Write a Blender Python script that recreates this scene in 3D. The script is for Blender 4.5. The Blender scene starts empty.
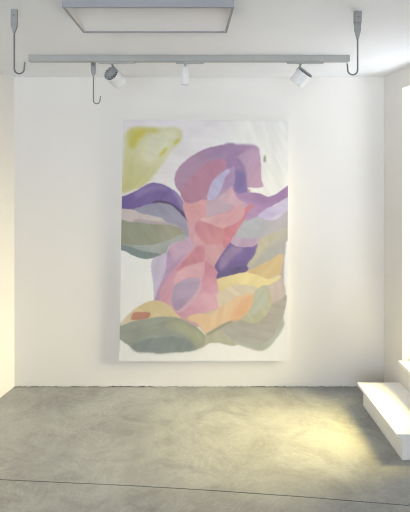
import bpy, bmesh, math, random
import numpy as np
from mathutils import Vector, Matrix

random.seed(4)
S = bpy.context.scene
COL = S.collection

# ---------------------------------------------------------------- camera model
F, CX, CY, EYE = 400.0, 190.0, 163.0, 1.80      # focal length and principal point (px), eye height (m)
D, H = 3.214, 2.491                              # depth of the end wall, ceiling height
XR = 1.559                                       # right wall


def at(px, py, y):
    return Vector(((px - CX) * y / F, y, EYE - (py - CY) * y / F))


def lin(c):
    return tuple(((v / 255) / 12.92 if v / 255 <= .04045 else ((v / 255 + .055) / 1.055) ** 2.4) for v in c)


# ---------------------------------------------------------------- object helpers
def link(name, bm, mat, parent=None, smooth=False, loc=None):
    bmesh.ops.recalc_face_normals(bm, faces=bm.faces)
    me = bpy.data.meshes.new(name)
    bm.to_mesh(me)
    bm.free()
    for m in (mat if isinstance(mat, (list, tuple)) else [mat]):
        me.materials.append(m)
    if smooth:
        for p in me.polygons:
            p.use_smooth = True
        try:
            me.set_sharp_from_angle(angle=math.radians(35))
        except Exception:
            pass
    o = bpy.data.objects.new(name, me)
    COL.objects.link(o)
    if parent is not None:
        o.parent = parent
        o.matrix_parent_inverse = Matrix.Translation(-parent.location)
    return o


def thing(name, label, cat, loc, group=None):
    o = bpy.data.objects.new(name, None)
    o.empty_display_size = .05
    o.location = loc
    COL.objects.link(o)
    o['label'] = label
    o['category'] = cat
    if group:
        o['group'] = group
    return o


def struct(name, bm, mat, label, cat, smooth=False):
    o = link(name, bm, mat, smooth=smooth)
    o['kind'] = 'structure'
    o['label'] = label
    o['category'] = cat
    return o


def box(bm, x0, x1, y0, y1, z0, z1, bevel=0, mi=0):
    v = [bm.verts.new((x, y, z)) for x in (x0, x1) for y in (y0, y1) for z in (z0, z1)]
    fs = []
    for q in ((0, 1, 3, 2), (4, 6, 7, 5), (0, 4, 5, 1), (2, 3, 7, 6), (0, 2, 6, 4), (1, 5, 7, 3)):
        f = bm.faces.new([v[i] for i in q])
        f.material_index = mi
        fs.append(f)
    bmesh.ops.recalc_face_normals(bm, faces=fs)
    if bevel:
        es = list({e for f in fs for e in f.edges})
        bmesh.ops.bevel(bm, geom=es, offset=bevel, segments=2, affect='EDGES', profile=.7)
    return bm


def prism(bm, pts, z0, z1):
    a = [bm.verts.new((x, y, z0)) for x, y in pts]
    b = [bm.verts.new((x, y, z1)) for x, y in pts]
    n = len(pts)
    bm.faces.new(a[::-1])
    bm.faces.new(b)
    for i in range(n):
        bm.faces.new((a[i], a[(i + 1) % n], b[(i + 1) % n], b[i]))
    return bm


def lathe(bm, prof, axis, origin, seg=40, cap=True):
    """prof: (radius, distance along axis) pairs"""
    ax = Vector(axis).normalized()
    u = ax.orthogonal().normalized()
    w = ax.cross(u)
    rings = []
    for r, t in prof:
        c = Vector(origin) + ax * t
        rings.append([bm.verts.new(c + (u * math.cos(2 * math.pi * k / seg) + w * math.sin(2 * math.pi * k / seg)) * r) for k in range(seg)])
    for a, b in zip(rings, rings[1:]):
        for k in range(seg):
            bm.faces.new((a[k], a[(k + 1) % seg], b[(k + 1) % seg], b[k]))
    if cap:
        bm.faces.new(rings[0][::-1])
        bm.faces.new(rings[-1])
    return bm


def tube(bm, pts, r, seg=12):
    pts = [Vector(p) for p in pts]
    n = len(pts)
    rr = r if isinstance(r, (list, tuple)) else [r] * n
    rings = []
    ref = None
    for i, p in enumerate(pts):
        t = (pts[min(i + 1, n - 1)] - pts[max(i - 1, 0)]).normalized()
        if ref is None:
            ref = t.orthogonal().normalized()
        ref = (ref - t * ref.dot(t)).normalized()
        w = t.cross(ref)
        rings.append([bm.verts.new(p + (ref * math.cos(2 * math.pi * k / seg) + w * math.sin(2 * math.pi * k / seg)) * rr[i]) for k in range(seg)])
    for a, b in zip(rings, rings[1:]):
        for k in range(seg):
            bm.faces.new((a[k], a[(k + 1) % seg], b[(k + 1) % seg], b[k]))
    bm.faces.new(rings[0][::-1])
    bm.faces.new(rings[-1])
    return bm


# ---------------------------------------------------------------- materials
def mat(name, rgb, rough=.5, metal=0., spec=.5):
    m = bpy.data.materials.new(name)
    m.use_nodes = True
    b = m.node_tree.nodes['Principled BSDF']
    b.inputs['Base Color'].default_value = (*rgb, 1)
    b.inputs['Roughness'].default_value = rough
    b.inputs['Metallic'].default_value = metal
    b.inputs['Specular IOR Level'].default_value = spec
    return m


def nd(m, t, **kw):
    n = m.node_tree.nodes.new(t)
    for k, v in kw.items():
        setattr(n, k, v)
    return n


def noise_node(m, coord, scale, detail=4, rough=.55, dist=0., stretch=None):
    L = m.node_tree.links
    if stretch:
        mp = nd(m, 'ShaderNodeMapping')
        mp.inputs['Scale'].default_value = stretch
        L.new(coord, mp.inputs['Vector'])
        coord = mp.outputs['Vector']
    n = nd(m, 'ShaderNodeTexNoise')
    n.inputs['Scale'].default_value = scale
    n.inputs['Detail'].default_value = detail
    n.inputs['Roughness'].default_value = rough
    n.inputs['Distortion'].default_value = dist
    L.new(coord, n.inputs['Vector'])
    return n.outputs['Fac']


def ramp(m, fac, stops):
    r = nd(m, 'ShaderNodeValToRGB')
    e = r.color_ramp.elements
    while len(e) < len(stops):
        e.new(.5)
    for el, (p, c) in zip(e, stops):
        el.position = p
        el.color = (*c, 1) if len(c) == 3 else c
    m.node_tree.links.new(fac, r.inputs['Fac'])
    return r.outputs['Color']


def mix(m, fac, a, b, mode='MIX'):
    n = nd(m, 'ShaderNodeMix', data_type='RGBA', blend_type=mode)
    L = m.node_tree.links
    if isinstance(fac, (int, float)):
        n.inputs['Factor'].default_value = fac
    else:
        L.new(fac, n.inputs['Factor'])
    L.new(a, n.inputs['A'])
    L.new(b, n.inputs['B'])
    return n.outputs['Result']


def bump(m, height, strength, dist=.01):
    n = nd(m, 'ShaderNodeBump')
    n.inputs['Strength'].default_value = strength
    n.inputs['Distance'].default_value = dist
    m.node_tree.links.new(height, n.inputs['Height'])
    m.node_tree.links.new(n.outputs['Normal'], m.node_tree.nodes['Principled BSDF'].inputs['Normal'])


def g3(v):
    return (v, v, v)


def plaster(name, rgb, amount=.02):
    m = mat(name, rgb, .75, spec=.25)
    co = nd(m, 'ShaderNodeTexCoord').outputs['Object']
    L = m.node_tree.links
    a = noise_node(m, co, 1.7, 5)
    c = ramp(m, a, [(.3, tuple(v * (1 - amount) for v in rgb)), (.7, tuple(min(1, v * (1 + amount)) for v in rgb))])
    L.new(c, m.node_tree.nodes['Principled BSDF'].inputs['Base Color'])
    bump(m, noise_node(m, co, 28, 6, .6), .10, .004)
    return m


WALL = plaster('white_wall_paint', (.768, .744, .708))
CEIL = plaster('white_ceiling_paint', (.84, .85, .875))
TRIM = mat('white_trim_gloss', (.84, .84, .83), .4)
ALU = mat('grey_anodised_aluminium', lin((165, 167, 166)), .45, .15)
ALUD = mat('grey_fixture_frame', lin((150, 150, 153)), .45, .15)
STEEL = mat('galvanised_steel', lin((152, 153, 152)), .42, .35)
WIRE = mat('bent_steel_wire', lin((122, 121, 119)), .42, .4)
WHITE = mat('white_powder_coat', (.76, .76, .75), .38)
DARK = mat('dark_cooling_metal', lin((78, 80, 84)), .5, .3)
FINM = mat('grey_fin_metal', lin((158, 160, 163)), .45, .1)
VOID = mat('dark_gap_backing', lin((112, 102, 86)), .95, spec=.1)
DIFF = mat('opal_diffuser', (.80, .80, .80), .35)
LENS = mat('clear_lens', (.75, .75, .75), .15)

# galvanised mottling
for m_, base in ((STEEL, (150, 151, 150)), (ALU, (170, 170, 166))):
    co = nd(m_, 'ShaderNodeTexCoord').outputs['Object']
    c = ramp(m_, noise_node(m_, co, 60, 3), [(.3, lin(tuple(v - 3 for v in base))), (.7, lin(tuple(v + 3 for v in base)))])
    m_.node_tree.links.new(c, m_.node_tree.nodes['Principled BSDF'].inputs['Base Color'])


def concrete():
    m = mat('troweled_concrete', (.3, .3, .3), .36, spec=.6)
    L = m.node_tree.links
    bs = m.node_tree.nodes['Principled BSDF']
    co = nd(m, 'ShaderNodeTexCoord').outputs['Object']
    big = noise_node(m, co, 1.3, 5, .55, .6)
    mid = noise_node(m, co, 3.0, 9, .66, 1.2, (1, 1.4, 1))
    sw = noise_node(m, co, 2.3, 9, .62, 5.5, (1.0, 1.25, 1))
    fine = noise_node(m, co, 60, 5, .7)
    c = ramp(m, big, [(.32, (.262, .268, .262)), (.68, (.352, .360, .350))])
    c = mix(m, .85, c, ramp(m, mid, [(.3, g3(.72)), (.5, g3(1.0)), (.7, g3(1.17))]), 'MULTIPLY')
    # pale trowel arcs: thin level sets of the distorted noise
    c2 = ramp(m, sw, [(.42, g3(1.0)), (.482, g3(1.0)), (.50, g3(1.24)), (.518, g3(1.0)), (.60, g3(.94))])
    c = mix(m, ramp(m, noise_node(m, co, 1.1, 4, .6, .8), [(.38, g3(.12)), (.62, g3(1.0))]), c, c2, 'MULTIPLY')
    c = mix(m, .6, c, ramp(m, fine, [(.3, g3(.86)), (.7, g3(1.1))]), 'MULTIPLY')
    L.new(c, bs.inputs['Base Color'])
    r = ramp(m, mid, [(.3, g3(.44)), (.7, g3(.30))])
    L.new(r, bs.inputs['Roughness'])
    bump(m, mid, .05, .01)
    return m


CONC = concrete()

# ---------------------------------------------------------------- room shell
LW0 = (-1.411, D)                      # left/end wall corner; the left wall is splayed outwards
LWS = .26
YB = -4.6                              # the street end of the room, behind the camera
LW1 = (LW0[0] - LWS * (D - YB), YB)

WY0, WY1, WZ0, WZ1, WT = 2.40, 2.935, .352, 2.351, .23
# floor: two pours with an open saw-cut joint between them
J = [(at(px, py, F * EYE / (py - CY)).x, F * EYE / (py - CY)) for px, py in ((0, 479.6), (130, 485.6), (205, 490), (300, 496.6), (410, 505.6))]
k0 = (J[1][1] - J[0][1]) / (J[1][0] - J[0][0])
k1 = (J[-1][1] - J[-2][1]) / (J[-1][0] - J[-2][0])
J = [(-4.2, J[0][1] + k0 * (-4.2 - J[0][0]))] + J + [(2.1, J[-1][1] + k1 * (2.1 - J[-1][0]))]
JW = .0026
bm = bmesh.new()
prism(bm, [(-4.2, YB - .3), (2.1, YB - .3)] + [(x, y - JW) for x, y in J[::-1]], -.12, 0)
prism(bm, [(x, y + JW) for x, y in J] + [(2.1, D + .4), (-4.2, D + .4)], -.12, 0)
prism(bm, [(x, y - .02) for x, y in J] + [(x, y + .02) for x, y in J[::-1]], -.13, -.012)
struct('floor', bm, CONC, 'grey troweled concrete floor with one long joint line', 'floor')

bm = bmesh.new()
prism(bm, [(-4.2, YB - .3), (XR + WT, YB - .3), (XR + WT, D + .4), (-4.2, D + .4)], H, H + .2)
struct('ceiling', bm, CEIL, 'plain white ceiling carrying the track and hooks', 'ceiling')

# end wall: plaster stops a few ragged millimetres above the slab
bm = bmesh.new()
xs = np.arange(-1.62, 1.95, .012)
rs = np.random.RandomState(3)
raw = rs.rand(len(xs))
slow = np.interp(np.arange(len(xs)), np.arange(0, len(xs), 9), rs.rand(len(range(0, len(xs), 9))))
zs = .002 + .011 * slow * (raw ** 1.6) + .002 * raw
lo = [bm.verts.new((x, D, z)) for x, z in zip(xs, zs)]
hi = [bm.verts.new((x, D, .05)) for x in xs]
lob = [bm.verts.new((x, D + .05, z)) for x, z in zip(xs, zs)]
for i in range(len(xs) - 1):
    bm.faces.new((lo[i], lo[i + 1], hi[i + 1], hi[i]))
    bm.faces.new((lo[i], lob[i], lob[i + 1], lo[i + 1]))
box(bm, xs[0], xs[-1], D, D + .25, .05, H, 0)
n0 = len(bm.faces)
box(bm, xs[0], xs[-1], D + .03, D + .25, 0, .05, 0, 1)  # dark brown backing strip behind the ragged gap
struct('wall_back', bm, [WALL, VOID], 'white end wall behind the painting', 'wall')

# left wall
bm = bmesh.new()
prism(bm, [LW0, (LW0[0] - .1, D + .25), (LW1[0] - .25, YB), LW1], .003, H)
struct('wall_left', bm, WALL, 'sunlit cream-white wall at the left edge', 'wall')

# right wall with the tall window opening
bm = bmesh.new()
box(bm, XR, XR + WT, WY1, D + .25, 0, H)
box(bm, XR, XR + WT, YB, WY0, 0, H)
box(bm, XR, XR + WT, WY0, WY1, 0, WZ0 - .028)
box(bm, XR, XR + WT, WY0, WY1, WZ1, H)
struct('wall_right', bm, WALL, 'white side wall with the tall window opening', 'wall')

# window in the right wall
fr = bmesh.new()
X0, X1 = XR + WT - .09, XR + WT - .03
fw = .045
box(fr, X0, X1, WY0, WY0 + fw, WZ0, WZ1)
box(fr, X0, X1, WY1 - fw, WY1, WZ0, WZ1)
box(fr, X0, X1, WY0 + fw, WY1 - fw, WZ0, WZ0 + fw)
box(fr, X0, X1, WY0 + fw, WY1 - fw, WZ1 - fw, WZ1)
win = struct('window_1', fr, TRIM, 'tall white window at the right edge above the step', 'window')
GL = bpy.data.materials.new('window_glass')
GL.use_nodes = True
nt = GL.node_tree
nt.nodes.clear()
out = nt.nodes.new('ShaderNodeOutputMaterial')
mx = nt.nodes.new('ShaderNodeMixShader')
tr = nt.nodes.new('ShaderNodeBsdfTransparent')
gl = nt.nodes.new('ShaderNodeBsdfGlossy')
gl.inputs['Roughness'].default_value = .02
lw = nt.nodes.new('ShaderNodeLayerWeight')     # Schlick curve, the same from both faces of the pane
pw = nt.nodes.new('ShaderNodeMath')
pw.operation = 'POWER'
pw.inputs[1].default_value = 5
fz = nt.nodes.new('ShaderNodeMath')
fz.operation = 'MULTIPLY_ADD'
fz.inputs[1].default_value = .96
fz.inputs[2].default_value = .04
nt.links.new(lw.outputs['Facing'], pw.inputs[0])
nt.links.new(pw.outputs[0], fz.inputs[0])
nt.links.new(fz.outputs[0], mx.inputs[0])
nt.links.new(tr.outputs[0], mx.inputs[1])
nt.links.new(gl.outputs[0], mx.inputs[2])
nt.links.new(mx.outputs[0], out.inputs['Surface'])
bm = bmesh.new()
box(bm, X0 + .025, X0 + .031, WY0 + fw, WY1 - fw, WZ0 + fw, WZ1 - fw)
link('window_pane', bm, GL, win)
bm = bmesh.new()
box(bm, XR - .032, XR + WT - .09, WY0 - .02, WY1, WZ0 - .028, WZ0, .004)
link('window_sill', bm, TRIM, win)

# street end: wall with a wide shop window
SX0, SX1, SZ0, SZ1 = -3.1, 1.2, .25, 2.40
bm = bmesh.new()
box(bm, -4.0, SX0, YB - .25, YB, 0, H)
box(bm, SX1, XR + WT, YB - .25, YB, 0, H)
box(bm, SX0, SX1, YB - .25, YB, 0, SZ0)
box(bm, SX0, SX1, YB - .25, YB, SZ1, H)
struct('wall_front', bm, WALL, 'white street-side wall with the wide shop window', 'wall')
bm = bmesh.new()
for x in (SX0, -1.68, -.25, SX1 - .05):
    box(bm, x, x + .05, YB - .16, YB - .10, SZ0, SZ1)
for z in (SZ0, SZ1 - .05):
    box(bm, SX0, SX1, YB - .155, YB - .105, z, z + .05)
w2 = struct('window_2', bm, TRIM, 'wide three-bay shop window facing the street', 'window')
bm = bmesh.new()
box(bm, SX0 + .05, SX1 - .05, YB - .134, YB - .128, SZ0 + .05, SZ1 - .05)
link('window_pane', bm, GL, w2)

# ---------------------------------------------------------------- step under the window
SD0, SD1, SXL, STZ = 2.418, 2.962, 1.283, .172
st = thing('window_step', 'low white wooden step standing on concrete floor below the right window', 'step', (1.42, 2.69, 0))
PAINTW = plaster('scuffed_white_step_paint', (.87, .87, .86), .04)
bm = bmesh.new()
box(bm, SXL, XR - .003, SD0, SD1, .002, STZ - .024, .002)
link('riser_box', bm, PAINTW, st)
bm = bmesh.new()
box(bm, SXL - .042, XR - .002, SD0 - .016, SD1 + .006, STZ - .023, STZ, .003)
link('tread', bm, PAINTW, st, smooth=False)
bm = bmesh.new()
prof = [(0, 0), (.034, 0), (.030, -.004), (.016, -.010), (.008, -.018), (.004, -.028), (0, -.028)]
a = [bm.verts.new((SXL - .0005 - u, SD0 + .004, STZ - .0235 + z)) for u, z in prof]
b = [bm.verts.new((SXL - .0005 - u, SD1 - .004, STZ - .0235 + z)) for u, z in prof]
bm.faces.new(a)
bm.faces.new(b[::-1])
for i in range(len(prof)):
    j = (i + 1) % len(prof)
    bm.faces.new((a[i], b[i], b[j], a[j]))
link('cove_moulding', bm, PAINTW, st)

# ---------------------------------------------------------------- ceiling light tray
FY0, FY1 = 1.60, 1.92
FX0, FX1 = -.512, .177
FZ0 = EYE + (CY - 7.2) * FY0 / F
RW = .011
lt = thing('ceiling_light', 'rectangular grey-framed ceiling light panel, switched off, at the top edge', 'ceiling light', ((FX0 + FX1) / 2, (FY0 + FY1) / 2, FZ0))
bm = bmesh.new()
FT = H - .001
box(bm, FX0, FX1, FY0, FY0 + RW, FZ0, FT)
box(bm, FX0, FX1, FY1 - RW, FY1, FZ0, FT)
box(bm, FX0, FX0 + RW, FY0 + RW, FY1 - RW, FZ0, FT)
box(bm, FX1 - RW, FX1, FY0 + RW, FY1 - RW, FZ0, FT)
link('frame', bm, ALUD, lt)
bm = bmesh.new()
v = [bm.verts.new(p) for p in ((FX0 + RW, FY0 + RW, FZ0 + .05), (FX1 - RW, FY0 + RW, FZ0 + .05), (FX1 - RW, FY1 - RW, FZ0 + .006), (FX0 + RW, FY1 - RW, FZ0 + .006))]
v2 = [bm.verts.new(q.co + Vector((0, 0, .004))) for q in v]
bm.faces.new(v)
bm.faces.new(v2[::-1])
for i in range(4):
    bm.faces.new((v[i], v[(i + 1) % 4], v2[(i + 1) % 4], v2[i]))
link('diffuser', bm, DIFF, lt)

for xa, xb in ((FX0 + RW, FX0 + RW + .0015), (FX1 - RW - .0015, FX1 - RW)):  # thin white linings added so the frame's inner sides look lit by the window
    bm = bmesh.new()
    box(bm, xa, xb, FY0 + RW, FY1 - RW, FZ0 + .001, FT - .002)
    link('added_lining', bm, WHITE, lt)

# ---------------------------------------------------------------- lighting track
TY = 2.556
TX0, TX1 = (29 - CX) * TY / F, (350 - CX) * TY / F
TZ = H - .0405
tk = thing('lighting_track', 'long grey lighting track fixed across the ceiling', 'lighting track', ((TX0 + TX1) / 2, TY + .018, H))
bm = bmesh.new()
prof = [(0, 0), (.0125, 0), (.0125, .012), (.0235, .012), (.0235, 0), (.036, 0), (.036, .040), (0, .040)]
xe = (347 - CX) * TY / F
a = [bm.verts.new((TX0, TY + u, TZ + z)) for u, z in prof]
b = [bm.verts.new((xe, TY + u, TZ + z)) for u, z in prof]
bm.faces.new(a)
bm.faces.new(b[::-1])
for i in range(len(prof)):
    j = (i + 1) % len(prof)
    bm.faces.new((a[i], b[i], b[j], a[j]))
link('rail', bm, ALU, tk)
bm = bmesh.new()
box(bm, xe + .0015, TX1, TY - .001, TY + .037, TZ - .001, TZ + .040, .0015)
link('end_feed', bm, ALU, tk)
bm = bmesh.new()
box(bm, TX0 - .004, TX0 - .0005, TY - .0008, TY + .0368, TZ - .0008, TZ + .040, .001)
link('end_cap', bm, ALU, tk)


# ---------------------------------------------------------------- spotlights on the track
SY = TY + .018


def spotlight(label, ax0, ax1, pivot_px, head_a, head_b, depth_dir, length, rad, finned=True):
    """head_a: px of the rear (cooling) end centre, head_b: px of direction on screen"""
    zt = TZ - .0005
    x0, x1 = (ax0 - CX) * SY / F, (ax1 - CX) * SY / F
    px = (pivot_px - CX) * SY / F
    t = thing('track_spotlight', label, 'spotlight', (px, SY, zt), 'white spotlights on the ceiling track')
    bm = bmesh.new()
    box(bm, x0, x1, SY - .0085, SY + .0085, zt - .011, zt + .008, .0015)
    box(bm, x1, x1 + .006, SY - .004, SY + .004, zt - .008, zt - .003, .001)
    link('adapter', bm, ALU, t)
    rear = at(*head_a, SY)
    front = at(*head_b, SY)
    d = Vector((front.x - rear.x, 0, front.z - rear.z)).normalized()
    axis = (d * math.cos(depth_dir) + Vector((0, 1, 0)) * math.sin(depth_dir)).normalized()
    bm = bmesh.new()
    L_ = length
    if finned:
        prof = [(rad * .93, .010), (rad, .012), (rad, L_ * .55), (rad * .985, L_ * .56), (rad * .985, L_ * .585), (rad, L_ * .60), (rad, L_ - .001), (rad - .001, L_), (rad * .86, L_), (rad * .8, L_ - .012)]
    else:
        prof = [(rad * .80, 0), (rad * .80, .004), (rad, .0045), (rad, L_ - .001), (rad - .001, L_), (rad * .84, L_), (rad * .78, L_ - .01)]
    body_o = lathe(bm, prof, axis, rear, 48)
    body = link('lamp_body', body_o, WHITE, t, smooth=True)
    bm = bmesh.new()
    lathe(bm, [(rad * .79, L_ - .0105), (rad * .79, L_ - .0085)], axis, rear, 40)
    link('lens', bm, LENS, body)
    if finned:
        # recessed dark disc, hub and radial fins at the rear
        bm = bmesh.new()
        lathe(bm, [(rad * .98, .0065), (rad * .98, .0115)], axis, rear, 48)
        link('rear_plate', bm, DARK, body)
        bm = bmesh.new()
        u = axis.orthogonal().normalized()
        w = axis.cross(u)
        for k in range(18):
            a_ = 2 * math.pi * k / 18
            e = u * math.cos(a_) + w * math.sin(a_)
            s = axis.cross(e)
            c0 = rear + e * rad * .42
            c1 = rear + e * rad * .985
            vs = []
            for c in (c0, c1):
                for q in (-1, 1):
                    for tt in (-.001, .0064):
                        vs.append(bm.verts.new(c + s * q * .0034 + axis * tt))
            for f in ((0, 1, 3, 2), (4, 6, 7, 5), (0, 4, 5, 1), (2, 3, 7, 6), (0, 2, 6, 4), (1, 5, 7, 3)):
                bm.faces.new([vs[i] for i in f])
        lathe(bm, [(rad * .30, -.0015), (rad * .42, 0), (rad * .42, .0064)], axis, rear, 32)
        link('cooling_fins', bm, FINM, body)
    # pivot stem and knuckle from the adapter to the head
    bm = bmesh.new()
    top = Vector((px, SY, zt - .0112))
    lathe(bm, [(.009, 0), (.009, .006), (.006, .007), (.006, .0125)], (0, 0, -1), top, 20)
    k0_ = top + Vector((0, 0, -.0125))
    n_ = rear + axis * (L_ * (.30 if finned else .02))
    dirn = (k0_ - n_)
    dirn = (dirn - axis * dirn.dot(axis))
    tgt = n_ + dirn.normalized() * rad * .97 if finned and dirn.length > 1e-4 else rear
    tube(bm, [k0_, k0_ * .5 + tgt * .5, tgt], .0055, 12)
    link('pivot_stem', bm, STEEL if finned else ALU, t, smooth=True)
    return t


spotlight('white round spotlight hanging at left of the track, dark finned back facing the room', 98.8, 134.5, 112.4,
          (110.3, 72.8), (117.5, 79.6), math.radians(57), .108, .0485)
spotlight('slim white spotlight pointing straight down from the middle of the track', 175.7, 203.5, 185.2,
          (185.4, 67.4), (185.2, 85), math.radians(0), .113, .0225, finned=False)
spotlight('white round spotlight on the right of the track, tilted down to the left', 287, 323, 300.4,
          (306.0, 71.4), (297.5, 83.0), math.radians(24), .095, .0515)


# ---------------------------------------------------------------- ceiling hooks
def hook(label, px, depth, sgn, wide):
    x = (px - CX) * depth / F
    t = thing('ceiling_hook', label, 'ceiling hook', (x, depth, H), 'steel ceiling hooks')
    s = depth / F
    bm = bmesh.new()                     # folded strap that narrows to the wire
    hw = wide * s / 2
    rows = [(0, hw, .006), (.070 if sgn > 0 else .050, hw, .006)]
    if sgn < 0:
        rows = [(0, hw, .010), (.052, hw, .010)]
    z_end = rows[-1][0]
    rows2 = [(z_end + .0005, hw * .93, .005), (.085, hw * .90, .005), (.105, hw * .55, .005), (.125, .0042, .0042)] if sgn < 0 else \
            [(z_end, hw, .0055), (.080, hw * .88, .0055), (.092, hw * .5, .005), (.104, .0042, .0042)]

    def strap(bm, rows):
        rings = []
        for z, a_, b_ in rows:
            rings.append([bm.verts.new((x + i * a_, depth + j * b_, H - z)) for i, j in ((-1, -1), (1, -1), (1, 1), (-1, 1))])
        for p, q in zip(rings, rings[1:]):
            for i in range(4):
                bm.faces.new((p[i], p[(i + 1) % 4], q[(i + 1) % 4], q[i]))
        bm.faces.new(rings[0])
        bm.faces.new(rings[-1][::-1])
    strap(bm, rows)
    strap(bm, rows2)
    link('mounting_strap', bm, STEEL, t)
    bm = bmesh.new()
    lathe(bm, [(.0035, 0), (.0035, .002), (.002, .0025)], (0, -1, 0), (x, depth - (.010 if sgn < 0 else .006), H - .026), 12)
    link('bolt', bm, WIRE, t)
    bm = bmesh.new()
    R = .0225
    zb = H - .288                        # lowest point
    pts = [(x, depth, H - .095), (x, depth, H - .15), (x, depth, H - .2), (x, depth, zb + R + .006), (x, depth, zb + R)]
    for k in range(1, 13):
        a_ = math.pi * k / 12
        pts.append((x + sgn * (R - R * math.cos(a_)), depth, zb + R - R * math.sin(a_)))
    pts.append((x + sgn * (2 * R + .001), depth, zb + R + .016))
    pts.append((x + sgn * (2 * R + .003), depth, zb + R + .030))
    tube(bm, pts, [.0036] * (len(pts) - 1) + [.0030], 12)
    link('hook_rod', bm, WIRE, t, smooth=True)
    return t


hook('steel ceiling hook at the far left, before the end of the track', 14.3, 1.804, 1, 6.2)
hook('thin steel ceiling hook behind the track beside the left spotlight', 93.4, 2.720, 1, 4.6)
hook('steel ceiling hook with a bolted plate at the right end of the track', 357.6, 1.828, -1, 6.6)

# ---------------------------------------------------------------- the painting
PY = D - .040
C4 = [(123.0, 119.5), (288.3, 121.0), (287.0, 361.0), (119.3, 361.0)]   # TL TR BR BL of the slightly out-of-square canvas
P3 = [at(px, py, PY) for px, py in C4]

pnt = thing('painting', 'large abstract painting of pastel pink, lilac, olive and yellow shapes on white end wall', 'painting',
            ((P3[2] + P3[3]) / 2) + Vector((0, .02, 0)))
bm = bmesh.new()
fr_ = [bm.verts.new(p + Vector((0, .0006, 0))) for p in P3]
bk_ = [bm.verts.new((p.x, D - .004, p.z)) for p in P3]
for i in range(4):
    j = (i + 1) % 4
    bm.faces.new((fr_[i], fr_[j], bk_[j], bk_[i]))
bm.faces.new(bk_)
bm.faces.new(fr_[::-1])
CANV = plaster('raw_white_canvas', (.80, .79, .76), .02)
link('stretcher', bm, CANV, pnt)


def sc(ox, oy, s, pts):
    return [(ox + x / s, oy + y / s) for x, y in pts]


A_ = lambda p: sc(119, 117, 8.2, p)
B_ = lambda p: sc(169, 135, 6.83, p)
C_ = lambda p: sc(229, 135, 6.61, p)
D_ = lambda p: sc(117, 175, 5.467, p)
E_ = lambda p: sc(180, 195, 6.83, p)
F_ = lambda p: sc(145, 245, 5.125, p)
G_ = lambda p: sc(225, 185, 6.31, p)
H_ = lambda p: sc(200, 255, 4.556, p)
K_ = lambda p: sc(115, 275, 4.556, p)
R_ = lambda p: p

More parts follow.
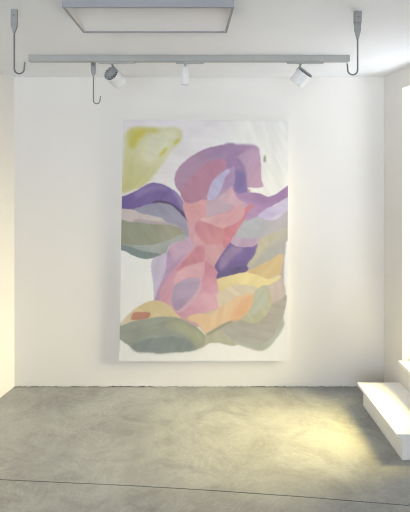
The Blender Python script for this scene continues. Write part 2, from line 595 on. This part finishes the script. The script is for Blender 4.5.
# (colour, outline, softness px, optional (second colour, from, to))
LAY = [
    # ground
    ((222, 213, 207), [(122, 118), (225, 118), (210, 150), (180, 175), (150, 195), (120, 195)], 6, None),
    ((228, 223, 210), [(225, 118), (290, 118), (290, 190), (262, 200), (250, 190), (262, 160), (240, 143)], 4, None),
    # yellow
    ((212, 206, 150), R_([(124, 140), (126, 131), (132, 127.5), (146, 127), (162, 127.5), (175, 127), (181, 130), (183, 135), (181, 141), (173, 149), (165, 160), (158, 170), (152, 179), (144, 186), (130, 191), (122, 193), (122, 180), (124, 158)]), 1.6, ((205, 197, 128), (150, 145), (130, 188))),
    ((221, 216, 176), R_([(150, 135), (170, 131), (178, 134), (172, 144), (158, 158), (148, 166), (142, 156)]), 4, None),
    ((208, 196, 98), A_([(70, 150), (100, 95), (200, 90), (340, 105), (330, 125), (210, 140), (150, 200), (120, 270), (90, 260)]), 2, None),
    ((206, 190, 66), A_([(120, 150), (150, 115), (215, 105), (215, 140), (160, 185), (120, 250), (95, 230)]), 2, None),
    ((204, 195, 128), A_([(80, 330), (110, 320), (130, 420), (110, 510), (80, 510)]), 2.5, None),
    ((208, 194, 66), A_([(330, 320), (345, 285), (385, 250), (400, 258), (370, 290)]), 1.2, None),
    ((206, 192, 64), [(173.5, 144.5), (175, 141.5), (179, 138.5), (179.6, 140), (176.5, 143.5)], 1.2, None),
    ((150, 150, 118), [(263.6, 160), (264.6, 155.5), (265.6, 156), (265.8, 160), (264.6, 162.5)], .9, None),
    # purple arc on the left
    ((124, 100, 158), D_([(0, 122), (22, 118), (60, 105), (105, 85), (150, 60), (190, 45), (235, 48), (285, 68), (320, 90), (350, 125), (375, 175), (395, 240), (392, 262), (375, 235), (340, 200), (300, 172), (240, 160), (180, 170), (140, 180), (90, 195), (0, 195)]), .5, ((112, 88, 150), (140, 190), (122, 205))),
    ((138, 116, 168), D_([(100, 100), (150, 72), (190, 55), (240, 58), (290, 80), (260, 85), (200, 85), (150, 105), (110, 125)]), 2, None),
    ((152, 128, 172), D_([(300, 80), (320, 90), (350, 125), (375, 175), (390, 230), (372, 215), (350, 170), (330, 130)]), 1.5, None),
    ((98, 78, 112), D_([(190, 153), (240, 139), (290, 150), (340, 180), (375, 218), (394, 264), (385, 262), (340, 210), (290, 175), (240, 160)]), .6, None),
    ((152, 147, 164), D_([(86, 192), (130, 175), (175, 160), (235, 152), (290, 165), (335, 195), (375, 240), (395, 280), (403, 330), (400, 370), (350, 372), (300, 340), (230, 280), (120, 215)]), .5, ((162, 153, 170), (160, 205), (188, 238))),
    ((201, 184, 176), D_([(0, 190), (90, 190), (120, 205), (170, 215), (240, 235), (280, 265), (330, 285), (250, 290), (130, 270), (0, 265)]), .5, None),
    ((177, 161, 162), D_([(85, 252), (110, 241), (150, 243), (210, 250), (270, 262), (330, 290), (250, 288), (130, 268)]), .8, None),
    ((149, 150, 124), D_([(0, 248), (70, 255), (120, 258), (200, 268), (280, 272), (330, 285), (365, 310), (368, 325), (345, 340), (290, 360), (200, 385), (100, 390), (0, 385)]), .6, ((163, 158, 130), (140, 232), (184, 234))),
    ((164, 168, 159), D_([(0, 375), (22, 376), (100, 385), (200, 380), (290, 355), (350, 328), (376, 328), (390, 348), (350, 365), (310, 375), (285, 395), (272, 425), (230, 447), (180, 457), (140, 457), (95, 445), (60, 425), (22, 408), (0, 405)]), .6, ((148, 158, 148), (150, 245), (140, 258))),
    ((128, 140, 136), D_([(0, 376), (22, 378), (80, 395), (130, 415), (200, 428), (248, 440), (180, 457), (140, 457), (95, 445), (60, 425), (22, 408), (0, 405)]), .7, None),
    # warm grounds under the figure and the right-hand shapes
    ((205, 155, 165), [(186, 195), (250, 190), (236, 215), (214, 262), (218, 318), (160, 322), (168, 262), (190, 240)], 1, None),
    ((180, 168, 165), [(218, 228), (262, 205), (286, 215), (284, 262), (281, 310), (262, 335), (220, 330), (208, 330), (205, 300), (216, 268)], 1, None),
    ((205, 182, 155), [(196, 312), (222, 290), (240, 300), (228, 330), (206, 334)], 1, None),
    # lower figure
    ((196, 182, 202), F_([(36, 76), (110, 40), (125, 40), (112, 110), (95, 160), (78, 210), (70, 300), (48, 300), (42, 220), (35, 150)]), .5, None),
    ((184, 147, 178), F_([(118, 28), (150, -5), (270, -20), (260, 15), (210, 60), (170, 105), (145, 145), (120, 180), (95, 225), (78, 300), (48, 294), (58, 250), (76, 205), (100, 150), (110, 90)]), .5, ((198, 160, 182), (172, 248), (185, 240))),
    ((198, 160, 180), D_([(285, 398), (310, 375), (350, 363), (405, 335), (430, 380), (400, 420), (350, 440), (320, 476), (300, 440)]), 1.0, None),
    ((212, 153, 168), F_([(75, 295), (85, 220), (140, 142), (185, 80), (240, 20), (270, -5), (410, -10), (410, 25), (375, 90), (372, 160), (380, 200), (375, 250), (386, 300), (370, 326), (300, 345), (210, 367), (165, 362), (110, 330)]), .5, None),
    ((220, 165, 172), F_([(150, 205), (165, 140), (220, 110), (300, 85), (306, 130), (290, 190), (280, 240), (240, 280), (280, 175), (230, 165), (190, 178)]), .8, ((212, 158, 165), (175, 270), (203, 275))),
    ((201, 130, 140), F_([(160, 135), (178, 102), (215, 60), (250, 25), (290, -10), (312, 20), (302, 82), (260, 95), (200, 112)]), .9, None),
    ((200, 130, 146), F_([(310, 78), (340, 90), (372, 130), (366, 200), (340, 243), (300, 232), (285, 200), (303, 150)]), .9, ((212, 150, 165), (212, 265), (204, 292))),
    ((217, 162, 175), F_([(230, 285), (300, 245), (340, 252), (380, 240), (386, 300), (370, 326), (300, 345), (210, 367), (165, 355), (200, 318)]), .9, ((208, 150, 168), (200, 300), (185, 315))),
    ((206, 166, 186), F_([(160, 340), (215, 305), (262, 250), (284, 190), (288, 215), (265, 270), (220, 318), (180, 346)]), 1.0, None),
    ((181, 157, 180), F_([(140, 240), (150, 210), (190, 180), (230, 168), (281, 173), (277, 210), (242, 270), (202, 310), (160, 337), (140, 310), (135, 280)]), .6, ((170, 146, 172), (180, 285), (172, 305))),
    # neck and body pinks
    ((216, 152, 150), E_([(30, 45), (190, 0), (200, 120), (230, 150), (420, 60), (415, 185), (345, 325), (255, 430), (240, 495), (205, 470), (170, 440), (160, 345), (90, 330), (62, 205)]), .5, ((206, 150, 155), (186, 205), (190, 240))),
    ((212, 158, 164), E_([(60, 200), (100, 180), (115, 260), (165, 335), (100, 335), (70, 260)]), 1.5, None),
    ((190, 161, 172), E_([(188, 30), (240, 15), (270, -20), (320, -10), (370, 75), (330, 112), (250, 138), (188, 152)]), .6, None),
    ((201, 130, 139), E_([(105, 222), (118, 182), (150, 165), (230, 205), (290, 224), (350, 216), (420, 175), (372, 280), (335, 328), (250, 335), (170, 332), (112, 262)]), .9, ((208, 138, 142), (200, 228), (215, 243))),
    ((213, 156, 160), E_([(140, 163), (200, 154), (260, 144), (330, 130), (400, 78), (440, 60), (440, 150), (400, 188), (350, 216), (290, 223), (235, 208), (182, 192)]), .6, ((220, 170, 168), (222, 222), (205, 222))),
    ((206, 125, 134), G_([(135, 122), (197, 113), (172, 172), (122, 222), (90, 272), (48, 345), (0, 405), (-10, 330), (0, 268), (60, 250), (118, 195)]), .7, None),
    # head
    ((184, 134, 156), B_([(40, 300), (50, 250), (90, 200), (150, 150), (230, 105), (310, 80), (410, 65), (440, 65), (440, 300), (300, 440), (220, 442), (160, 463), (110, 456), (78, 395), (45, 350)]), .5, None),
    ((179, 138, 162), B_([(60, 360), (40, 310), (50, 250), (90, 200), (150, 150), (230, 105), (310, 80), (410, 65), (440, 65), (440, 160), (330, 167), (260, 188), (180, 268), (110, 335)]), .8, ((165, 132, 166), (195, 165), (218, 152))),
    ((190, 128, 148), B_([(260, 186), (340, 165), (402, 160), (400, 215), (345, 250), (300, 300), (270, 360), (262, 402), (220, 441), (160, 463), (110, 456), (80, 392), (115, 330), (185, 262)]), .9, ((182, 125, 145), (212, 165), (190, 198))),
    ((186, 150, 174), C_([(40, 142), (70, 110), (130, 78), (165, 70), (187, 84), (205, 120), (211, 200), (215, 290), (224, 341), (116, 344), (104, 300), (112, 220), (86, 168)]), .7, ((194, 150, 170), (243, 165), (260, 172))),
    ((167, 132, 166), C_([(-30, 62), (60, 64), (150, 64), (188, 82), (200, 108), (160, 92), (110, 106), (70, 130), (36, 146), (-30, 160)]), 1.2, ((184, 145, 172), (240, 148), (258, 150))),
    ((156, 125, 166), C_([(-15, 150), (30, 139), (60, 150), (88, 168), (112, 214), (113, 300), (121, 342), (119, 382), (60, 405), (30, 350), (0, 300), (-15, 230)]), .8, ((163, 127, 165), (236, 190), (232, 160))),
    ((130, 110, 160), C_([(32, 250), (75, 230), (108, 262), (110, 330), (118, 382), (70, 405), (40, 365), (30, 310)]), 2, None),
    ((166, 127, 168), C_([(38, 370), (60, 385), (119, 381), (205, 386), (262, 411), (320, 385), (397, 325), (425, 303), (425, 405), (345, 440), (285, 470), (225, 520), (120, 570), (110, 530), (170, 460), (120, 465), (60, 440)]), .6, ((176, 135, 172), (260, 197), (250, 210))),
    ((214, 166, 174), C_([(-30, 430), (0, 385), (25, 370), (60, 430), (125, 462), (60, 475), (0, 450)]), .8, ((200, 160, 175), (230, 192), (245, 205))),
    ((177, 143, 178), B_([(440, 215), (410, 238), (385, 290), (365, 350), (325, 415), (360, 400), (440, 340)]), .8, None),
    ((183, 173, 202), B_([(415, 233), (360, 254), (310, 300), (275, 360), (264, 442), (300, 442), (342, 402), (368, 350), (388, 290)]), .6, None),
    ((206, 163, 172), [(221, 199), (228, 195), (232, 190), (235, 198), (246, 204), (240, 206), (229, 203)], 1.0, None),
    # right hand wing
    ((122, 98, 154), sc(200, 200, 4.556, [(68, 305), (95, 250), (130, 206), (150, 190), (200, 212), (267, 193), (255, 235), (227, 300), (206, 332), (140, 347), (80, 360), (84, 330)]), .5, ((110, 92, 142), (225, 255), (222, 276))),
    ((152, 128, 164), sc(200, 200, 4.556, [(95, 262), (140, 212), (180, 212), (200, 222), (160, 250), (120, 300), (90, 315)]), 2, None),
    ((104, 90, 132), sc(200, 200, 4.556, [(82, 340), (140, 315), (200, 300), (220, 305), (206, 330), (140, 346), (80, 358)]), 1.4, None),
    ((199, 186, 206), G_([(415, 66), (402, 72), (345, 106), (303, 134), (268, 143), (205, 203), (245, 218), (290, 228), (340, 215), (412, 165)]), .5, ((190, 172, 202), (283, 200), (262, 216))),
    ((204, 191, 208), G_([(245, 215), (300, 205), (350, 175), (412, 140), (412, 172), (335, 215), (290, 226)]), 1.0, None),
    ((176, 174, 178), G_([(62, 325), (82, 288), (110, 252), (150, 225), (200, 205), (240, 216), (290, 228), (330, 217), (412, 165), (412, 275), (330, 298), (250, 325), (220, 347), (150, 342), (88, 337)]), .5, ((182, 172, 172), (250, 228), (280, 220))),
    ((176, 175, 179), G_([(85, 300), (120, 250), (190, 212), (240, 225), (220, 270), (150, 320), (100, 325)]), 2.5, None),
    ((186, 157, 180), G_([(42, 352), (64, 318), (88, 334), (150, 340), (232, 332), (218, 365), (180, 386), (130, 394), (80, 389), (44, 372)]), .5, None),
    ((186, 177, 156), G_([(225, 345), (250, 322), (330, 297), (412, 262), (412, 330), (382, 362), (352, 425), (280, 475), (215, 515), (140, 515), (185, 450), (208, 385)]), .6, ((176, 172, 162), (262, 240), (270, 256))),
    ((192, 180, 148), G_([(225, 345), (260, 330), (330, 305), (300, 350), (230, 430), (180, 500), (145, 515), (190, 440), (208, 385)]), 1.5, None),
    # ground shapes, lower right
    ((209, 179, 123), H_([(208, 80), (250, 58), (320, 24), (372, -6), (376, 40), (357, 98), (320, 113), (270, 98), (235, 86)]), .6, None),
    ((176, 166, 151), H_([(388, 175), (388, 240), (370, 312), (342, 370), (300, 410), (260, 416), (190, 407), (150, 392), (105, 347), (78, 330), (130, 303), (195, 285), (280, 250), (320, 215)]), .5, ((172, 166, 155), (265, 310), (250, 342))),
    ((201, 181, 167), H_([(315, 112), (366, 88), (381, 120), (389, 182), (340, 217), (315, 222), (310, 160)]), .6, None),
    ((228, 208, 142), H_([(82, 110), (150, 91), (210, 78), (260, 92), (320, 109), (367, 94), (342, 122), (300, 144), (260, 158), (220, 150), (150, 150), (90, 172), (82, 140)]), .6, ((218, 196, 138), (250, 280), (222, 286))),
    ((215, 196, 167), H_([(78, 180), (110, 155), (150, 138), (210, 138), (262, 152), (262, 185), (180, 195), (95, 240), (80, 215)]), .9, ((208, 192, 162), (228, 290), (255, 288))),
    ((224, 187, 144), H_([(-10, 266), (0, 266), (50, 266), (95, 235), (150, 202), (190, 182), (246, 184), (241, 220), (216, 265), (182, 291), (130, 306), (80, 331), (30, 362), (5, 332), (-20, 310), (-60, 290)]), .6, None),
    ((225, 171, 126), H_([(150, 260), (180, 215), (215, 188), (246, 184), (241, 220), (216, 265), (182, 291), (140, 300)]), 2.2, None),
    ((186, 181, 146), H_([(246, 178), (270, 152), (300, 138), (320, 165), (326, 210), (311, 260), (270, 302), (230, 309), (193, 292), (217, 265), (241, 220)]), .6, None),
    ((184, 185, 162), H_([(250, 185), (275, 158), (298, 148), (310, 180), (300, 225), (260, 265), (225, 275), (243, 225)]), 1.8, None),
    ((178, 180, 163), H_([(368, 300), (378, 285), (382, 325), (332, 402), (282, 437), (230, 426), (165, 405), (150, 390), (190, 402), (260, 408), (300, 398), (340, 360)]), .9, None),
    ((181, 176, 151), H_([(15, 372), (30, 361), (80, 330), (108, 347), (146, 385), (172, 406), (130, 411), (80, 401), (40, 406), (0, 424)]), .6, None),
    ((160, 156, 130), H_([(25, 365), (80, 328), (130, 304), (150, 300), (130, 315), (85, 340), (40, 366)]), .9, None),
    # mounds, lower left
    ((212, 190, 141), K_([(0, 230), (22, 220), (60, 180), (100, 145), (150, 120), (200, 117), (240, 135), (270, 165), (300, 200), (200, 215), (130, 220), (70, 235), (0, 250)]), .5, ((216, 197, 168), (140, 310), (120, 322))),
    ((196, 132, 108), K_([(74, 196), (85, 172), (120, 167), (161, 171), (158, 190), (130, 202), (75, 205)]), .5, None),
    ((152, 155, 139), K_([(0, 236), (22, 232), (70, 215), (130, 200), (200, 192), (280, 193), (330, 215), (375, 240), (407, 272), (407, 310), (385, 336), (340, 350), (270, 350), (200, 358), (150, 351), (100, 348), (70, 325), (45, 308), (22, 295), (0, 290)]), .5, None),
    ((166, 165, 134), K_([(230, 215), (280, 205), (330, 222), (375, 246), (402, 275), (402, 310), (375, 335), (350, 300), (300, 265)]), 3, None),
    ((136, 143, 138), K_([(74, 318), (100, 290), (150, 280), (250, 272), (320, 285), (360, 320), (366, 342), (270, 350), (200, 358), (150, 351), (100, 348), (75, 328)]), 1.6, None),
    ((150, 158, 146), K_([(80, 300), (150, 276), (250, 268), (320, 280), (310, 286), (240, 280), (150, 290), (90, 310)]), 1.2, None),
]


def smooth_poly(p, k=4):
    # centripetal-like Catmull-Rom through the outline points, slightly tightened
    q = []
    n = len(p)
    P = [np.array(v, float) for v in p]
    for i in range(n):
        a, b, c, d = P[i - 1], P[i], P[(i + 1) % n], P[(i + 2) % n]
        L1 = np.linalg.norm(c - b)
        t0 = (c - a) / max(1e-6, np.linalg.norm(c - a)) * L1 * .8
        t1 = (d - b) / max(1e-6, np.linalg.norm(d - b)) * L1 * .8
        for j in range(k):
            t = j / k
            q.append(tuple((2 * t ** 3 - 3 * t ** 2 + 1) * b + (t ** 3 - 2 * t ** 2 + t) * t0 + (-2 * t ** 3 + 3 * t ** 2) * c + (t ** 3 - t ** 2) * t1))
    return q


def vnoise(x, y, scale, seed):
    r = np.random.RandomState(seed).rand(64, 64)
    xs_, ys_ = x / scale, y / scale
    i, j = np.floor(xs_).astype(int), np.floor(ys_).astype(int)
    fx, fy = xs_ - i, ys_ - j
    fx, fy = fx * fx * (3 - 2 * fx), fy * fy * (3 - 2 * fy)
    g = lambda a, b: r[a % 64, b % 64]
    return (g(i, j) * (1 - fx) + g(i + 1, j) * fx) * (1 - fy) + (g(i, j + 1) * (1 - fx) + g(i + 1, j + 1) * fx) * fy - .5


def paint():
    nx, ny = 496, 725
    U, V = np.meshgrid(np.linspace(0, 1, nx), np.linspace(0, 1, ny))
    c = np.array(C4)
    PX = (1 - V) * ((1 - U) * c[0, 0] + U * c[1, 0]) + V * ((1 - U) * c[3, 0] + U * c[2, 0])
    PYY = (1 - V) * ((1 - U) * c[0, 1] + U * c[1, 1]) + V * ((1 - U) * c[3, 1] + U * c[2, 1])
    X = PX + 1.0 * vnoise(PX, PYY, 9, 1) + .5 * vnoise(PX, PYY, 3.2, 2)
    Y = PYY + 1.0 * vnoise(PX, PYY, 9, 3) + .5 * vnoise(PX, PYY, 3.2, 4)
    img = np.zeros((ny, nx, 3)) + np.array((225., 222., 214.))

    def blur(m, r):
        k = int(round((r - .3) * 3))
        if k < 1:
            q = np.pad(m, 1, mode='edge')
            return m * .5 + (q[:-2, 1:-1] + q[2:, 1:-1] + q[1:-1, :-2] + q[1:-1, 2:]) * .125
        for axis in (0, 1):
            for _ in range(2):
                pad = [(k, k) if a == axis else (0, 0) for a in (0, 1)]
                cs = np.cumsum(np.pad(m, pad, mode='edge'), axis=axis)
                z = np.zeros_like(np.take(cs, [0], axis=axis))
                cs = np.concatenate([z, cs], axis=axis)
                w = 2 * k + 1
                n = m.shape[axis]
                m = (np.take(cs, range(w, w + n), axis=axis) - np.take(cs, range(0, n), axis=axis)) / w
        return m
    for idx, (col, pts, soft, gr) in enumerate(LAY):
        p = np.array(smooth_poly(pts))
        x0, y0 = p.min(0) - 2
        x1, y1 = p.max(0) + 2
        sub = (X > x0) & (X < x1) & (Y > y0) & (Y < y1)
        xs_, ys_ = X[sub], Y[sub]
        ins = np.zeros(xs_.shape, bool)
        n = len(p)
        for i in range(n):
            (ax, ay), (bx, by) = p[i], p[(i + 1) % n]
            if ay == by:
                continue
            cnd = (ay > ys_) != (by > ys_)
            ins ^= cnd & (xs_ < (bx - ax) * (ys_ - ay) / (by - ay) + ax)
        m = np.zeros(X.shape)
        m[sub] = ins
        m = blur(m, soft)[..., None]
        cc = np.zeros_like(img) + np.array(col, float)
        if gr:
            c2, a, b = gr
            a, b = np.array(a, float), np.array(b, float)
            d = b - a
            t = np.clip(((PX - a[0]) * d[0] + (PYY - a[1]) * d[1]) / d.dot(d), 0, 1)
            t = (t * t * (3 - 2 * t))[..., None]
            cc = cc * (1 - t) + np.array(c2, float) * t
        if idx > 1:
            cc = cc * .967
        # loaded-brush variation inside each shape
        ang = (idx * 67 % 180) / 180 * math.pi
        s_, q_ = PX * math.cos(ang) + PYY * math.sin(ang), -PX * math.sin(ang) + PYY * math.cos(ang)
        br = vnoise(s_ / 7, q_, 2.3, 20 + idx) * 5 + vnoise(s_ / 3, q_, 5, 120 + idx) * 10
        cc = cc + br[..., None]
        img = img * (1 - m) + cc * m
    lum = img @ np.array((.3, .59, .11))
    img = lum[..., None] + (img - lum[..., None]) * .84
    img = img + (vnoise(PX, PYY, 14, 9) * 4 + vnoise(PX, PYY * .4, 2.9, 10) * 2)[..., None]
    v = np.clip(img, 0, 255) / 255
    L_ = np.where(v <= .04045, v / 12.92, ((v + .055) / 1.055) ** 2.4)
    L_ = L_ / np.array(lin((226, 223, 215))) * np.array((.725, .725, .718))
    n = nx * ny
    P = np.array([list(p) for p in P3])
    co = ((1 - V)[..., None] * ((1 - U)[..., None] * P[0] + U[..., None] * P[1]) + V[..., None] * ((1 - U)[..., None] * P[3] + U[..., None] * P[2])).reshape(n, 3)
    me = bpy.data.meshes.new('painted_canvas')
    I = np.arange(n).reshape(ny, nx)
    q = np.stack([I[:-1, :-1], I[1:, :-1], I[1:, 1:], I[:-1, 1:]], -1).reshape(-1, 4)
    me.vertices.add(n)
    me.vertices.foreach_set('co', co.ravel())
    me.loops.add(q.size)
    me.loops.foreach_set('vertex_index', q.ravel().astype(np.int32))
    me.polygons.add(len(q))
    me.polygons.foreach_set('loop_start', np.arange(0, q.size, 4, dtype=np.int32))
    me.update(calc_edges=True)
    at_ = me.color_attributes.new('paint', 'FLOAT_COLOR', 'POINT')
    at_.data.foreach_set('color', np.concatenate([L_.reshape(n, 3), np.ones((n, 1))], 1).astype(np.float32).ravel())
    m = mat('oil_paint', (.8, .8, .8), .55, spec=.3)
    a = nd(m, 'ShaderNodeAttribute', attribute_name='paint')
    m.node_tree.links.new(a.outputs['Color'], m.node_tree.nodes['Principled BSDF'].inputs['Base Color'])
    co_ = nd(m, 'ShaderNodeTexCoord').outputs['Object']
    bump(m, noise_node(m, co_, 90, 4, .6, .8), .12, .003)
    me.materials.append(m)
    o = bpy.data.objects.new('painted_canvas', me)
    COL.objects.link(o)
    o.parent = pnt
    o.matrix_parent_inverse = Matrix.Translation(-pnt.location)


paint()

# ---------------------------------------------------------------- light
w = bpy.data.worlds.new('bright_hazy_sky')
S.world = w
w.use_nodes = True
nt = w.node_tree
bg = nt.nodes['Background']
tc = nt.nodes.new('ShaderNodeTexCoord')
sp = nt.nodes.new('ShaderNodeSeparateXYZ')
nt.links.new(tc.outputs['Generated'], sp.inputs[0])
rx = nt.nodes.new('ShaderNodeValToRGB')          # sunny side (+x) warm, street side cool
rx.color_ramp.elements[0].position = .45
rx.color_ramp.elements[0].color = (.85, .935, 1.07, 1)
rx.color_ramp.elements[1].position = .82
rx.color_ramp.elements[1].color = (.32, .32, .31, 1)
e3 = rx.color_ramp.elements.new(.94)     # bright haze low in the sky on the sunny side
e3.color = (.45, .43, .38, 1)
e4 = rx.color_ramp.elements.new(.99)
e4.color = (9.6, 8.6, 5.7, 1)
mp = nt.nodes.new('ShaderNodeMath')
mp.operation = 'MULTIPLY_ADD'
mp.inputs[1].default_value = .5
mp.inputs[2].default_value = .5
gaz, gel = math.radians(2), math.radians(24)
dp = nt.nodes.new('ShaderNodeVectorMath')
dp.operation = 'DOT_PRODUCT'
dp.inputs[1].default_value = (math.cos(gel) * math.cos(gaz), -math.cos(gel) * math.sin(gaz), math.sin(gel))
nt.links.new(tc.outputs['Generated'], dp.inputs[0])
nt.links.new(dp.outputs['Value'], mp.inputs[0])
nt.links.new(mp.outputs[0], rx.inputs[0])
rz = nt.nodes.new('ShaderNodeValToRGB')          # ground below the horizon
rz.color_ramp.elements[0].position = .46
rz.color_ramp.elements[0].color = (1.38, 1.38, 1.38, 1)
rz.color_ramp.elements[1].position = .52
rz.color_ramp.elements[1].color = (.66, .66, .66, 1)
mz = nt.nodes.new('ShaderNodeMath')
mz.operation = 'MULTIPLY_ADD'
mz.inputs[1].default_value = .5
mz.inputs[2].default_value = .5
nt.links.new(sp.outputs['Z'], mz.inputs[0])
nt.links.new(mz.outputs[0], rz.inputs[0])
mm = nt.nodes.new('ShaderNodeMix')
mm.data_type = 'RGBA'
mm.blend_type = 'MULTIPLY'
mm.inputs['Factor'].default_value = 1
nt.links.new(rx.outputs[0], mm.inputs['A'])
nt.links.new(rz.outputs[0], mm.inputs['B'])
nt.links.new(mm.outputs['Result'], bg.inputs['Color'])
bg.inputs['Strength'].default_value = 6.6


def portal(name, loc, rot, sx, sy):
    l = bpy.data.lights.new(name, 'AREA')
    l.shape = 'RECTANGLE'
    l.size, l.size_y = sx, sy
    l.cycles.is_portal = True
    o = bpy.data.objects.new(name, l)
    o.location = loc
    o.rotation_euler = rot
    COL.objects.link(o)


portal('side_window_portal', (XR + WT + .01, (WY0 + WY1) / 2, (WZ0 + WZ1) / 2), (0, math.radians(90), 0), WZ1 - WZ0, WY1 - WY0)
portal('shop_window_portal', ((SX0 + SX1) / 2, YB - .26, (SZ0 + SZ1) / 2), (math.radians(90), 0, 0), SX1 - SX0, SZ1 - SZ0)

sun = bpy.data.lights.new('sun', 'SUN')
sun.energy = 9.4
sun.color = (1.0, .81, .27)
sun.angle = math.radians(25)
so = bpy.data.objects.new('sun', sun)
el, az = math.radians(56), math.radians(0)
dirv = Vector((-math.cos(el) * math.cos(az), math.cos(el) * math.sin(az), -math.sin(el)))
so.rotation_euler = dirv.to_track_quat('-Z', 'Y').to_euler()
so.location = (4, 2.6, 5)
COL.objects.link(so)

# ---------------------------------------------------------------- camera
cam = bpy.data.cameras.new('camera')
cam.sensor_fit = 'HORIZONTAL'
cam.sensor_width = 36
cam.lens = F / 410 * 36
cam.shift_x = (205 - CX) / 410
cam.shift_y = -(256 - CY) / 410
cam.clip_start = .05
co = bpy.data.objects.new('camera', cam)
co.location = (0, 0, EYE)
co.rotation_euler = (math.radians(90), 0, 0)
COL.objects.link(co)
S.camera = co

S.view_settings.view_transform = 'Standard'
S.view_settings.look = 'None'
S.view_settings.gamma = 1
S.view_settings.use_curve_mapping = False
S.view_settings.exposure = 0.34
S.cycles.use_denoising = True
S.cycles.filter_width = 1.1
S.cycles.max_bounces = 14
S.cycles.diffuse_bounces = 10
S.cycles.caustics_reflective = False
S.cycles.caustics_refractive = False
